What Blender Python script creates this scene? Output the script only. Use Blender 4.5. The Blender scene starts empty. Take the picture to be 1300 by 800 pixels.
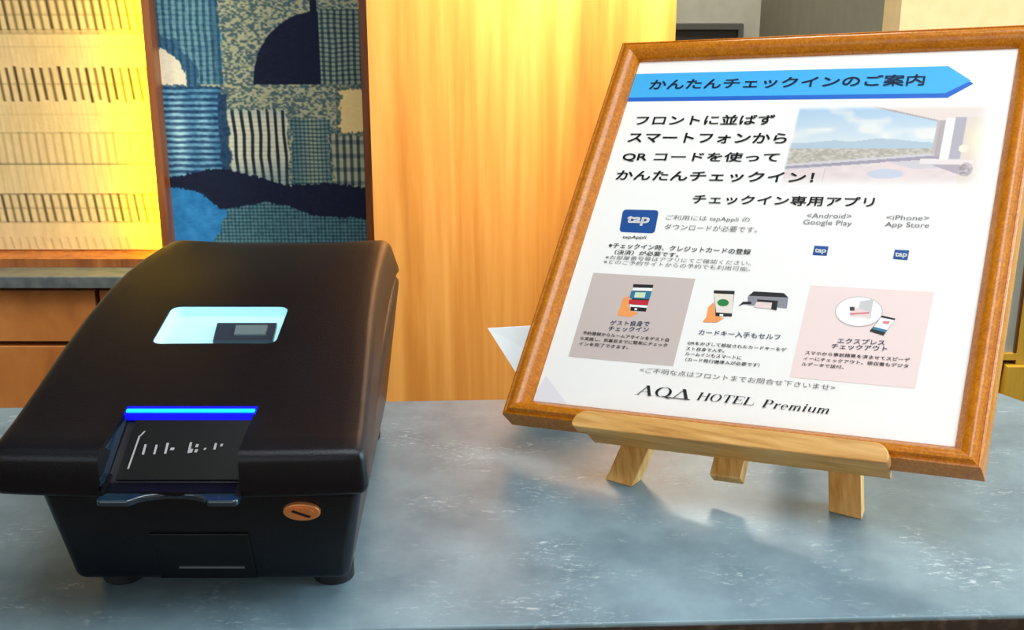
import bpy, bmesh, math, random
import numpy as np
from mathutils import Vector, Matrix

random.seed(7)
rng = np.random.default_rng(5)
scene = bpy.context.scene
C = scene.collection

# ------------------------------------------------------------------ camera
cam_d = bpy.data.cameras.new('camera')
cam_d.sensor_width = 36.0
cam_d.lens = 1600.0 / 1300.0 * 36.0
cam_d.clip_start = 0.05
cam = bpy.data.objects.new('camera', cam_d)
cam.location = (0, 0, 1.36)
cam.rotation_euler = (math.radians(90 - 18), 0, 0)
C.objects.link(cam)
scene.camera = cam

# ------------------------------------------------------------------ world, exposure
world = bpy.data.worlds.new('world')
world.use_nodes = True
world.node_tree.nodes['Background'].inputs[0].default_value = (0.75, 0.88, 1.0, 1)
world.node_tree.nodes['Background'].inputs[1].default_value = 0.6
scene.world = world
scene.view_settings.view_transform = 'Standard'
scene.view_settings.look = 'None'
scene.view_settings.gamma = 1.0
scene.view_settings.use_curve_mapping = False
scene.view_settings.exposure = 0.0

# ------------------------------------------------------------------ room lights
def area(name, loc, target, w, h, power, color):
    d = bpy.data.lights.new(name, 'AREA')
    d.shape = 'RECTANGLE'; d.size = w; d.size_y = h
    d.energy = power; d.color = color
    o = bpy.data.objects.new(name, d)
    o.location = loc
    o.rotation_euler = (Vector(target) - Vector(loc)).to_track_quat('-Z', 'Y').to_euler()
    C.objects.link(o)
    return o

def spot(name, loc, target, power, color, size, blend, radius):
    d = bpy.data.lights.new(name, 'SPOT')
    d.energy = power; d.color = color; d.spot_size = math.radians(size); d.spot_blend = blend
    d.shadow_soft_size = radius
    o = bpy.data.objects.new(name, d)
    o.location = loc
    o.rotation_euler = (Vector(target) - Vector(loc)).to_track_quat('-Z', 'Y').to_euler()
    C.objects.link(o)
    return o

area('window_daylight', (-1.2, -1.85, 1.75), (0.0, 1.0, 0.95), 2.4, 1.5, 17, (0.80, 0.92, 1.0))
area('side_window_daylight', (2.95, 1.0, 1.75), (0.0, 0.75, 1.0), 1.7, 1.6, 130, (0.58, 0.85, 1.0))
area('ceiling_light_panel', (0.35, 0.35, 2.62), (0.3, 0.75, 0.9), 1.1, 1.0, 22, (0.90, 0.96, 1.0))
spot('wall_washer_spot', (0.14, 1.49, 1.60), (0.13, 1.75, 1.10), 84, (1.0, 0.93, 0.70), 130, 1.0, 0.12)
spot('fabric_spot', (-0.85, 1.45, 2.2), (-0.90, 2.0, 0.95), 22, (1.0, 0.76, 0.44), 75, 0.9, 0.05)
area('fabric_edge_strip', (-0.569, 2.010, 1.25), (-0.70, 2.05, 1.25), 0.02, 1.1, 3.6, (1.0, 0.74, 0.0))
area('corridor_light', (0.55, 3.5, 2.6), (0.55, 3.9, 0.0), 0.5, 0.5, 40, (1.0, 0.95, 0.84))
spot('beige_wall_spot', (1.15, 1.95, 2.3), (1.10, 2.6, 1.15), 50, (1.0, 0.80, 0.48), 90, 0.9, 0.05)

# ------------------------------------------------------------------ helpers
def lin(c):
    return tuple((x / 12.92 if x <= 0.04045 else ((x + 0.055) / 1.055) ** 2.4) for x in (v / 255.0 for v in c))

def lin_np(a):
    a = np.clip(a, 0, 255) / 255.0
    return np.where(a <= 0.04045, a / 12.92, ((a + 0.055) / 1.055) ** 2.4)

def mat(name, color, rough=0.5, metal=0.0, emit=None, strength=0.0, spec=None, coat=0.0):
    m = bpy.data.materials.new(name); m.use_nodes = True
    b = m.node_tree.nodes['Principled BSDF']
    b.inputs['Base Color'].default_value = (*lin(color), 1)
    b.inputs['Roughness'].default_value = rough
    b.inputs['Metallic'].default_value = metal
    if spec is not None: b.inputs['Specular IOR Level'].default_value = spec
    if coat: b.inputs['Coat Weight'].default_value = coat
    if emit:
        b.inputs['Emission Color'].default_value = (*lin(emit), 1)
        b.inputs['Emission Strength'].default_value = strength
    return m

def noise_mat(name, c1, c2, scale=8.0, rough=0.6, stretch=(1, 1, 1), bump=0.0, bscale=None, detail=6.0, lo=0.35, hi=0.65, rot=(0, 0, 0), metal=0.0, spec=None):
    m = mat(name, c1, rough, metal, spec=spec)
    nt = m.node_tree; b = nt.nodes['Principled BSDF']
    tc = nt.nodes.new('ShaderNodeTexCoord'); mp = nt.nodes.new('ShaderNodeMapping')
    mp.inputs['Scale'].default_value = stretch; mp.inputs['Rotation'].default_value = rot
    nt.links.new(tc.outputs['Object'], mp.inputs['Vector'])
    n = nt.nodes.new('ShaderNodeTexNoise'); n.inputs['Scale'].default_value = scale; n.inputs['Detail'].default_value = detail
    nt.links.new(mp.outputs['Vector'], n.inputs['Vector'])
    r = nt.nodes.new('ShaderNodeValToRGB')
    r.color_ramp.elements[0].position = lo; r.color_ramp.elements[1].position = hi
    r.color_ramp.elements[0].color = (*lin(c1), 1); r.color_ramp.elements[1].color = (*lin(c2), 1)
    nt.links.new(n.outputs['Fac'], r.inputs['Fac'])
    nt.links.new(r.outputs['Color'], b.inputs['Base Color'])
    if bump:
        n2 = nt.nodes.new('ShaderNodeTexNoise'); n2.inputs['Scale'].default_value = bscale or scale * 10
        n2.inputs['Detail'].default_value = 3
        nt.links.new(tc.outputs['Object'] if bscale else mp.outputs['Vector'], n2.inputs['Vector'])
        bp = nt.nodes.new('ShaderNodeBump'); bp.inputs['Strength'].default_value = bump
        bp.inputs['Distance'].default_value = 0.001
        nt.links.new(n2.outputs['Fac'], bp.inputs['Height'])
        nt.links.new(bp.outputs['Normal'], b.inputs['Normal'])
    return m

def wood_mat(name, dark, mid, light, grain=(60, 60, 2.0), rough=0.4, rot=(0, 0, 0), bump=0.15, fig=0.35, fscale=1.0):
    """long streaks along one axis, with a broader figure under them"""
    m = mat(name, mid, rough)
    nt = m.node_tree; b = nt.nodes['Principled BSDF']; L = nt.links.new
    tc = nt.nodes.new('ShaderNodeTexCoord')
    r0 = nt.nodes.new('ShaderNodeMapping'); r0.inputs['Rotation'].default_value = rot
    L(tc.outputs['Object'], r0.inputs['Vector'])
    mp = nt.nodes.new('ShaderNodeMapping'); mp.inputs['Scale'].default_value = grain
    L(r0.outputs['Vector'], mp.inputs['Vector'])
    n = nt.nodes.new('ShaderNodeTexNoise'); n.inputs['Scale'].default_value = 1.0; n.inputs['Detail'].default_value = 8; n.inputs['Roughness'].default_value = 0.6
    n.inputs['Distortion'].default_value = 0.3
    L(mp.outputs['Vector'], n.inputs['Vector'])
    mp2 = nt.nodes.new('ShaderNodeMapping'); mp2.inputs['Scale'].default_value = tuple(g * 0.22 * fscale for g in grain)
    L(r0.outputs['Vector'], mp2.inputs['Vector'])
    n2 = nt.nodes.new('ShaderNodeTexNoise'); n2.inputs['Scale'].default_value = 1.0; n2.inputs['Detail'].default_value = 4; n2.inputs['Distortion'].default_value = 1.2
    L(mp2.outputs['Vector'], n2.inputs['Vector'])
    mx = nt.nodes.new('ShaderNodeMix'); mx.inputs[0].default_value = fig
    L(n.outputs['Fac'], mx.inputs[2]); L(n2.outputs['Fac'], mx.inputs[3])
    r = nt.nodes.new('ShaderNodeValToRGB')
    e = r.color_ramp.elements
    e[0].position = 0.34; e[0].color = (*lin(dark), 1)
    e[1].position = 0.66; e[1].color = (*lin(light), 1)
    k = e.new(0.5); k.color = (*lin(mid), 1)
    L(mx.outputs[0], r.inputs['Fac']); L(r.outputs['Color'], b.inputs['Base Color'])
    if bump:
        bp = nt.nodes.new('ShaderNodeBump'); bp.inputs['Strength'].default_value = bump; bp.inputs['Distance'].default_value = 0.0006
        L(n.outputs['Fac'], bp.inputs['Height']); L(bp.outputs['Normal'], b.inputs['Normal'])
    return m

def obj(name, bm, m, parent=None, smooth=False, recalc=True):
    """bm holds world coordinates; the mesh becomes ONE object"""
    if recalc: bmesh.ops.recalc_face_normals(bm, faces=bm.faces)
    if parent is not None:
        bmesh.ops.translate(bm, verts=bm.verts, vec=-wloc(parent))
    me = bpy.data.meshes.new(name)
    bm.to_mesh(me); bm.free()
    if smooth:
        for p in me.polygons: p.use_smooth = True
    o = bpy.data.objects.new(name, me); C.objects.link(o)
    if m is not None: me.materials.append(m)
    if parent is not None: o.parent = parent
    return o

def wloc(o):
    v = Vector((0, 0, 0))
    while o is not None:
        v = v + o.location; o = o.parent
    return v

def tag(o, label=None, cat=None, group=None, kind=None):
    if label: o['label'] = label
    if cat: o['category'] = cat
    if group: o['group'] = group
    if kind: o['kind'] = kind
    return o

def thing(name, label, cat, loc, group=None):
    o = bpy.data.objects.new(name, None); o.empty_display_size = 0.05
    o.location = loc; C.objects.link(o)
    return tag(o, label, cat, group)

def struct(name, bm, m): return tag(obj(name, bm, m), kind='structure')

def box(bm, x0, x1, y0, y1, z0, z1):
    v = [bm.verts.new(p) for p in ((x0,y0,z0),(x1,y0,z0),(x1,y1,z0),(x0,y1,z0),(x0,y0,z1),(x1,y0,z1),(x1,y1,z1),(x0,y1,z1))]
    for f in ((0,3,2,1),(4,5,6,7),(0,1,5,4),(1,2,6,5),(2,3,7,6),(3,0,4,7)): bm.faces.new([v[i] for i in f])
    return v

def boxbm(*a):
    bm = bmesh.new(); box(bm, *a); return bm

def prism(pts, d):
    """pts: ring of world points, d: extrusion vector"""
    bm = bmesh.new(); d = Vector(d)
    a = [bm.verts.new(p) for p in pts]; b = [bm.verts.new(Vector(p) + d) for p in pts]
    bm.faces.new(a); bm.faces.new(b[::-1]); n = len(pts)
    for i in range(n): bm.faces.new((a[i], b[i], b[(i+1) % n], a[(i+1) % n]))
    return bm

def bevel(o, w, seg=3, angle=30):
    md = o.modifiers.new('bevel', 'BEVEL'); md.width = w; md.segments = seg
    md.limit_method = 'ANGLE'; md.angle_limit = math.radians(angle)
    md.harden_normals = False
    for p in o.data.polygons: p.use_smooth = True
    # keep large flat faces flat in shading
    wn = o.modifiers.new('wn', 'WEIGHTED_NORMAL'); wn.keep_sharp = True
    return o

def grid_print(name, rgb, to_world, parent, m, depth=None):
    """a flat printed or woven picture: rgb array (rows, cols, 3) in sRGB 0..255 laid on a surface"""
    h, w, _ = rgb.shape
    base = np.array(wloc(parent)) if parent is not None else np.zeros(3)
    ss, tt = np.meshgrid(np.linspace(0, 1, w), np.linspace(0, 1, h))
    P = to_world(ss.ravel(), tt.ravel()) - base
    idx = np.arange(h * w).reshape(h, w)
    q = np.stack([idx[:-1, :-1], idx[1:, :-1], idx[1:, 1:], idx[:-1, 1:]], -1).reshape(-1, 4)
    me = bpy.data.meshes.new(name)
    me.vertices.add(h * w); me.vertices.foreach_set('co', P.astype(np.float32).ravel())
    me.loops.add(q.size); me.loops.foreach_set('vertex_index', q.ravel().astype(np.int32))
    me.polygons.add(len(q)); me.polygons.foreach_set('loop_start', np.arange(0, q.size, 4, dtype=np.int32))
    me.update(calc_edges=True)
    ca = me.color_attributes.new('print', 'FLOAT_COLOR', 'POINT')
    col = np.ones((h * w, 4), np.float32); col[:, :3] = lin_np(rgb.reshape(-1, 3))
    ca.data.foreach_set('color', col.ravel())
    me.materials.append(m)
    o = bpy.data.objects.new(name, me); C.objects.link(o)
    if parent is not None: o.parent = parent
    return o

def vcol_mat(name, rough=0.7, bump=0.0, bscale=500):
    m = mat(name, (200, 200, 200), rough)
    nt = m.node_tree; b = nt.nodes['Principled BSDF']
    a = nt.nodes.new('ShaderNodeAttribute'); a.attribute_name = 'print'
    nt.links.new(a.outputs['Color'], b.inputs['Base Color'])
    if bump:
        tc = nt.nodes.new('ShaderNodeTexCoord'); n = nt.nodes.new('ShaderNodeTexNoise'); n.inputs['Scale'].default_value = bscale
        nt.links.new(tc.outputs['Object'], n.inputs['Vector'])
        bp = nt.nodes.new('ShaderNodeBump'); bp.inputs['Strength'].default_value = bump; bp.inputs['Distance'].default_value = 0.001
        nt.links.new(n.outputs['Fac'], bp.inputs['Height']); nt.links.new(bp.outputs['Normal'], b.inputs['Normal'])
    return m

# ------------------------------------------------------------------ materials
def counter_material():
    m = mat('speckled_stone', (105, 122, 130), 0.37)
    nt = m.node_tree; b = nt.nodes['Principled BSDF']; L = nt.links.new
    tc = nt.nodes.new('ShaderNodeTexCoord')
    def noise(scale, detail, stretch, rough=0.6, dist=0.0):
        mp = nt.nodes.new('ShaderNodeMapping'); mp.inputs['Scale'].default_value = stretch
        L(tc.outputs['Object'], mp.inputs['Vector'])
        n = nt.nodes.new('ShaderNodeTexNoise'); n.inputs['Scale'].default_value = scale
        n.inputs['Detail'].default_value = detail; n.inputs['Roughness'].default_value = rough; n.inputs['Distortion'].default_value = dist
        L(mp.outputs['Vector'], n.inputs['Vector']); return n.outputs['Fac']
    def ramp(src, a, bb, c0=(0, 0, 0, 1), c1=(1, 1, 1, 1)):
        r = nt.nodes.new('ShaderNodeValToRGB'); r.color_ramp.elements[0].position = a; r.color_ramp.elements[1].position = bb
        r.color_ramp.elements[0].color = c0; r.color_ramp.elements[1].color = c1
        L(src, r.inputs['Fac']); return r.outputs['Color']
    base = ramp(noise(14, 6, (1, 1, 1)), 0.35, 0.65, (*lin((100, 122, 134)), 1), (*lin((134, 156, 166)), 1))
    clump = ramp(noise(22, 3, (0.8, 1.1, 1)), 0.50, 0.66)
    fleck = ramp(noise(230, 5, (0.6, 1.3, 1), 0.75, 0.5), 0.53, 0.67)
    mul = nt.nodes.new('ShaderNodeMath'); mul.operation = 'MULTIPLY'
    L(clump, mul.inputs[0]); L(fleck, mul.inputs[1])
    mx = nt.nodes.new('ShaderNodeMix'); mx.data_type = 'RGBA'
    L(mul.outputs[0], mx.inputs[0]); L(base, mx.inputs[6]); mx.inputs[7].default_value = (*lin((196, 206, 210)), 1)
    L(mx.outputs[2], b.inputs['Base Color'])
    return m

M = {}
M['stone'] = counter_material()
M['column'] = wood_mat('light_oak_veneer', (146, 84, 26), (186, 120, 50), (212, 150, 78), grain=(34, 34, 1.6), rough=0.45, fig=0.55)
M['cab'] = wood_mat('walnut_veneer', (140, 82, 40), (186, 118, 62), (208, 144, 84), grain=(9, 9, 5), rough=0.4, fig=0.5)
M['trimwood'] = wood_mat('brown_trim_wood', (110, 60, 30), (150, 88, 46), (170, 108, 60), grain=(60, 60, 4), rough=0.45)
M['frame'] = wood_mat('golden_oak_frame', (170, 94, 6), (196, 114, 10), (218, 138, 24), grain=(600, 600, 600), rough=0.24, bump=0.1, fig=0.3)
M['easel'] = wood_mat('pale_beech', (188, 130, 62), (220, 164, 90), (236, 190, 120), grain=(14, 260, 260), rough=0.42, rot=(0, 0, math.radians(28.8)), bump=0.2)
M['easel_leg'] = wood_mat('pale_beech_leg', (188, 130, 62), (220, 164, 90), (236, 190, 120), grain=(300, 40, 30), rough=0.42, bump=0.2)
M['yellowwood'] = wood_mat('yellow_pine', (140, 100, 20), (176, 132, 34), (196, 154, 56), grain=(40, 40, 3), rough=0.45)
M['redwood'] = mat('red_brown_wood', (112, 48, 20), 0.5)
M['worktop'] = noise_mat('grey_worktop', (84, 92, 98), (104, 112, 116), 60, 0.3)
M['grey_wall'] = noise_mat('grey_plaster', (172, 170, 158), (180, 178, 166), 20, 0.9, bump=0.05, bscale=300)
M['shaded_grey'] = noise_mat('shaded_grey_plaster', (122, 119, 104), (128, 125, 110), 20, 0.9, bump=0.05, bscale=300)  # the grey plaster again, with the angled wall's shade in its colour
M['beige'] = noise_mat('beige_wallpaper', (220, 186, 138), (226, 194, 146), 30, 0.85, bump=0.1, bscale=400)
M['dark_wall'] = noise_mat('dark_brown_wall', (58, 44, 34), (66, 50, 40), 20, 0.8)
M['ceiling'] = noise_mat('white_ceiling', (232, 230, 224), (238, 236, 230), 10, 0.9)
M['floor'] = noise_mat('brown_floor', (96, 76, 58), (116, 94, 72), 12, 0.5)
M['counter_base'] = wood_mat('dark_counter_front', (60, 38, 22), (84, 54, 32), (100, 66, 40), grain=(40, 40, 3), rough=0.5)
M['plastic'] = noise_mat('black_grained_plastic', (6, 7, 16), (9, 10, 20), 40, 0.32, bump=0.2, bscale=1500, spec=0.32)
M['plastic_dark'] = noise_mat('black_smooth_plastic', (6, 6, 9), (9, 9, 12), 40, 0.3, spec=0.3)
M['rubber'] = mat('black_rubber', (14, 14, 15), 0.6)
M['led'] = mat('blue_led_core', (0, 80, 200), 0.4, emit=(10, 150, 255), strength=3.6)
M['led_halo'] = mat('blue_led_halo', (0, 0, 120), 0.4, emit=(0, 0, 235), strength=1.1)  # emissive blue that imitates the bloom around the LED core
M['lit_white'] = mat('backlit_white_plastic', (190, 222, 226), 0.35, emit=(130, 226, 240), strength=0.34)
M['sensor'] = mat('black_sensor', (46, 54, 66), 0.3)
M['sensor_glass'] = mat('sensor_glass', (110, 122, 124), 0.1)
M['chrome'] = mat('dull_steel', (190, 190, 195), 0.35, metal=1.0)
M['copper'] = mat('copper_lock', (244, 158, 98), 0.4, metal=0.55)
M['copper_dark'] = mat('keyway_black', (30, 16, 10), 0.5)
M['gloss'] = mat('teal_sheen_plastic', (24, 44, 60), 0.12, spec=0.9)  # black plastic with the teal of its reflections put into the colour
M['edge'] = noise_mat('shaded_speckled_edge', (52, 40, 34), (84, 70, 60), 160, 0.5, lo=.5, hi=.72)  # stone front with shade and brown floor reflection put into the colour
M['etch'] = mat('pale_print', (170, 165, 170), 0.5)
M['paper'] = noise_mat('white_print_paper', (246, 243, 242), (250, 248, 247), 5, 0.5)
M['card'] = mat('white_card', (250, 250, 250), 0.6)
M['dark_door'] = noise_mat('dark_brown_panel', (64, 58, 56), (72, 66, 62), 15, 0.5)
M['door_frame'] = mat('dark_grey_frame', (84, 84, 82), 0.45)
M['grey_panel'] = noise_mat('grey_panel', (150, 156, 152), (158, 164, 160), 15, 0.5)
INK = {k: mat('ink_' + k, c, 0.5) for k, c in dict(
    navy=(22, 44, 84), black=(18, 18, 22), dark=(62, 56, 60), grey=(112, 108, 112), blue=(66, 88, 124), blue2=(0, 98, 205),
    icon=(0, 74, 152), beige=(206, 190, 186), pink=(243, 220, 218), corner=(234, 232, 240), white=(250, 250, 250),
    teal=(36, 120, 160), lgreen=(205, 226, 190), red=(198, 28, 52), orange=(250, 160, 90), cream=(236, 226, 216),
    green=(24, 128, 62), pgrey=(140, 140, 152), pgrey2=(206, 202, 206), pink2=(236, 214, 214), outline=(190, 180, 182), redl=(222, 130, 140)).items()}
M['banner'] = mat('ink_banner', (60, 176, 242), 0.5)

# ================================================================== THE SETTING
CZ = 1.0
struct('floor', boxbm(-3.2, 3.2, -2.2, 4.8, -0.05, 0.0), M['floor'])
struct('ceiling', boxbm(-3.2, 3.2, -2.2, 4.8, 2.75, 2.8), M['ceiling'])
struct('wall_left', boxbm(-3.2, -3.1, -2.2, 4.6, 0, 2.75), M['beige'])
bm = boxbm(3.1, 3.2, -2.2, 0.1, 0, 2.75); box(bm, 3.1, 3.2, 1.9, 4.6, 0, 2.75)
box(bm, 3.1, 3.2, 0.1, 1.9, 0, 0.95); box(bm, 3.1, 3.2, 0.1, 1.9, 2.55, 2.75)
struct('wall_right', bm, M['beige'])
bm = bmesh.new()
for y in (0.1, 0.98, 1.86): box(bm, 3.12, 3.17, y, y + 0.04, 0.95, 2.55)
for z in (0.95, 2.51): box(bm, 3.12, 3.17, 0.14, 1.86, z, z + 0.04)
struct('window_2', bm, M['door_frame'])
bm = boxbm(-3.1, 3.1, -2.2, -2.1, 0, 0.9); box(bm, -3.1, 3.1, -2.2, -2.1, 2.55, 2.75)
box(bm, -3.1, -2.5, -2.2, -2.1, 0.9, 2.55); box(bm, 0.1, 3.1, -2.2, -2.1, 0.9, 2.55)
struct('wall_front', bm, M['beige'])
bm = bmesh.new()
for x in (-2.5, -1.23, 0.06): box(bm, x, x + 0.04, -2.17, -2.12, 0.9, 2.55)
for z in (0.9, 2.51): box(bm, -2.46, 0.06, -2.17, -2.12, z, z + 0.04)
struct('window_1', bm, M['door_frame'])
# wall behind the cabinet and its art
struct('wall_back', boxbm(-3.1, 0.20, 2.06, 2.16, 0, 2.75), M['dark_wall'])
struct('wall_corridor', boxbm(0.10, 0.20, 2.16, 4.55, 0, 2.75), M['grey_wall'])
struct('wall_far', boxbm(0.10, 0.92, 4.5, 4.6, 0, 2.75), M['grey_wall'])
struct('wall_side', prism([(0.8665, 4.52, 0), (0.7835, 2.602, 0), (0.90, 2.62, 0), (1.0, 4.52, 0)], (0, 0, 2.75)), M['shaded_grey'])
struct('wall_end', boxbm(0.7825, 3.1, 2.6, 2.72, 0, 2.75), M['beige'])
# the veneered pier
col = struct('wall_pier', prism([(-0.197, 1.75, 0), (0.2225, 1.75, 0), (0.2225, 2.06, 0), (-0.197, 2.06, 0)], (0, 0, 2.75)), M['column'])
struct('trim_1', boxbm(-0.5635, -0.5515, 1.965, 2.06, 0.80, 2.0), M['trimwood'])
struct('trim_2', boxbm(-0.236, -0.1975, 1.992, 2.06, 0.80, 2.0), M['trimwood'])
struct('trim_3', boxbm(-1.6, -0.5635, 1.985, 2.06, 0.797, 0.811), M['trimwood'])

# dark framed panel far down the corridor
r = thing('framed_panel', 'dark panel in a grey frame low on the far corridor wall', 'panel', (0.66, 4.5, 0.0))
obj('panel_sheet', boxbm(0.30, 0.785, 4.485, 4.5, 0.0, 0.949), M['dark_door'], r)
bm = boxbm(0.28, 0.8035, 4.465, 4.5, 0.951, 0.970); box(bm, 0.786, 0.8035, 4.465, 4.5, 0.0, 0.951)
obj('panel_frame', bm, M['door_frame'], r)

# ------------------------------------------------------------------ indigo textile art
def vnoise(h, w, cell, seed):
    g = np.random.default_rng(seed).random((int(h / cell[0]) + 3, int(w / cell[1]) + 3))
    y = np.arange(h) / cell[0]; x = np.arange(w) / cell[1]
    y0 = y.astype(int); x0 = x.astype(int); fy = (y - y0)[:, None]; fx = (x - x0)[None, :]
    a = g[y0][:, x0]; b = g[y0][:, x0 + 1]; c = g[y0 + 1][:, x0]; d = g[y0 + 1][:, x0 + 1]
    return (a * (1 - fx) + b * fx) * (1 - fy) + (c * (1 - fx) + d * fx) * fy

def paint_art():
    # picture units: x 0..700 across, y 0 at the photo's top edge, growing downwards
    x = np.arange(0, 700, 2.0); y = np.arange(-500, 900, 2.4)
    X, Y = np.meshgrid(x, y); h, w = X.shape
    n1 = vnoise(h, w, (9, 9), 1); n2 = vnoise(h, w, (3, 3), 2); n3 = vnoise(h, w, (2, 5), 3); n4 = vnoise(h, w, (30, 30), 4)
    jx = X + (n1 - .5) * 18; jy = Y + (n2 - .5) * 14
    def mixc(a, b, f): return np.array(a)[None, None] * (1 - f[..., None]) + np.array(b)[None, None] * f[..., None]
    def stripes(v, p, duty, soft=0.16, wob=0):
        ph = np.abs(((v + wob) / p) % 1 - .5) * 2
        return np.clip((ph - (1 - duty)) / soft + .5, 0, 1)
    wob = (n4 - .5) * 10
    cream = (190, 190, 160); olive = (150, 158, 132); blue = (72, 128, 160); deep = (22, 66, 104); navy = (0, 20, 56)
    # woven dash ground
    dash = np.clip((vnoise(h, w, (1.6, 3.6), 8) - .38) * 4, 0, 1)
    I = mixc((70, 96, 104), (172, 176, 146), dash)
    # top left blocks
    f = np.clip(stripes(X, 22, .45, wob=wob * .6) * .75 + stripes(Y, 16, .3, wob=wob) * .35 + (n2 - .5) * .5, 0, 1)
    m_ = (jx < 225) & (Y < 270); tl = mixc((104, 152, 166), (28, 72, 108), f)
    I = np.where(m_[..., None], tl, I)
    m2 = (X < 225) & (Y < 270) & (jx > 200); I = np.where(m2[..., None], I * .55 + np.array(deep) * .45, I)
    # top right grid
    f = np.clip(stripes(X, 21, .42, wob=wob * .5) * .7 + stripes(Y, 15, .35, wob=wob) * .6, 0, 1)
    g = mixc((140, 158, 142), (24, 52, 72), f)
    I = np.where(((X > 552) & (Y < 268) & (Y > 30))[..., None], g, I)
    # navy quarter disc with stripe above it
    q = (((X - 555) / 228) ** 2 + ((Y - 272) / 236) ** 2 < 1 + (n1 - .5) * .04) & (X < 556) & (Y < 270)
    q |= (X > 528) & (X < 552) & (Y < 80)
    I = np.where(q[..., None], np.array(navy), I)
    # dark surround and pale quarter disc on the left edge
    dd = ((X + 5) / 110) ** 2 + ((Y - 272) / 122) ** 2
    I = np.where(((dd < 1.75 + (n1 - .5)) & (Y < 320) & (Y > 100))[..., None], I * .45 + np.array((16, 60, 104)) * .55, I)
    I = np.where(((dd < 1 + (n2 - .5) * .2) & (jy < 272))[..., None], np.array((226, 222, 204)), I)
    # left middle block
    vert = (np.exp(-((X - 62) / 34.) ** 2) + np.exp(-((X - 150) / 30.) ** 2) * .6) * (1 - np.abs(Y - 440) / 260).clip(0, 1)
    f = np.clip(stripes(Y, 20, .5, wob=wob * .5), 0, 1)
    lm = mixc((64, 124, 168), (12, 52, 98), f * .9) + vert[..., None] * np.array((120, 110, 80)) * (1 - f[..., None] * .6)
    lm += ((n3 - .5) * 34)[..., None]
    I = np.where(((jx < 222) & (jy > 276) & (Y < 600))[..., None], lm, I)
    ed = ((jx > 200) & (jx < 232) & (Y > 300) & (Y < 600)); I = np.where(ed[..., None], np.array((14, 50, 86)) + (n2 * 30)[..., None], I)
    # centre block of dark bars on cream
    f = stripes(X - (Y - 350) * .02, 28, .38, wob=wob * .9)
    fade = np.clip((np.abs(Y - 450) - 60) / 70, 0, 1)
    cb = mixc((206, 208, 190), (22, 44, 60), f); cb = cb * (1 - fade[..., None] * .35) + np.array((60, 110, 130)) * fade[..., None] * .35
    cb -= (stripes(Y, 14, .3) * 22)[..., None]
    I = np.where(((jx > 236) & (jx < 432) & (jy > 352) & (Y < 640))[..., None], cb, I)
    # two blocks to the right of it
    f = np.clip(stripes(X, 14, .35) * .5 + stripes(Y, 13, .42, wob=wob * .4) * .75, 0, 1)
    glow = np.exp(-((X - 520) / 42.) ** 2)[..., None]
    rb = mixc((96, 130, 136), (30, 66, 84), f) * (1 - glow * .6) + mixc((196, 198, 168), (50, 74, 80), f) * glow * .6
    I = np.where(((jx > 444) & (jx < 575) & (jy > 380))[..., None], rb, I)
    f = np.clip(stripes(X, 24, .45) * .8 + stripes(Y, 46, .3) * .4, 0, 1)
    I = np.where(((jx > 580) & (jy > 436))[..., None], mixc((168, 172, 148), (34, 60, 74), f), I)
    # ragged pale block at the right edge
    I = np.where(((X > 600) & (jy > 275) & (jy < 440) & (X <= 700))[..., None], I * .6 + np.array((30, 60, 70)) * .4, I)
    I = np.where(((jx > 618 + (n2 - .5) * 20) & (jy > 285) & (jy < 428))[..., None], np.array((238, 206, 148)), I)
    # navy wave
    up = np.interp(X, [0, 60, 160, 220, 330, 420, 500, 560, 700], [580, 572, 552, 552, 580, 606, 604, 596, 616])
    lo = np.interp(X, [0, 60, 120, 190, 240, 340, 420, 500, 560, 640, 700], [612, 615, 632, 690, 682, 662, 676, 706, 716, 716, 724])
    below = Y > (lo - 10)
    f = np.clip(stripes(X, 13, .4) * .5 + stripes(Y, 12, .4) * .6 + (n2 - .5) * .5, 0, 1)
    I = np.where(below[..., None], mixc((88, 136, 146), (22, 56, 80), f), I)
    I = np.where((below & (jx < 210 - np.abs(Y - 690) * .5))[..., None], np.array((38, 124, 190)) + ((n1 - .5) * 24)[..., None], I)
    I = np.where(((Y > up + (n2 - .5) * 12) & (Y < lo + (n2 - .5) * 10))[..., None], np.array(navy), I)
    I = I + ((n3 - .5) * 14)[..., None]
    J = I.copy()
    J[1:-1, 1:-1] = (I[1:-1, 1:-1] * 2 + I[:-2, 1:-1] + I[2:, 1:-1] + I[1:-1, :-2] + I[1:-1, 2:]) / 6
    return np.where(J.max(2, keepdims=True) > 70, J * 1.12, J)

art = thing('textile_art', 'indigo blue and cream woven wall hanging beside the pale wood pier', 'artwork', (-0.398, 2.03, 0.80))
obj('backing_board', boxbm(-0.5515, -0.236, 2.0012, 2.045, 0.80, 1.49), M['trimwood'], art)
A = paint_art()
def art_map(s, t):
    yy = -500 + t * 1400 * (A.shape[0] - 1) / (1400 / 2.4)
    z = 1.2214 - (-500 + t * (A.shape[0] - 1) * 2.4) / 800 * 0.3845
    return np.stack([-0.5600 + s * 0.3262, np.full_like(s, 2.0), z], 1)
keep = (1.2214 - (-500 + np.arange(A.shape[0]) * 2.4) / 800 * 0.3845) > 0.80
A = A[:keep.sum()]
M['woven'] = vcol_mat('indigo_weave', 0.85, 0.25, 900)
grid_print('woven_picture', A, art_map, art, M['woven'])

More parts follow.
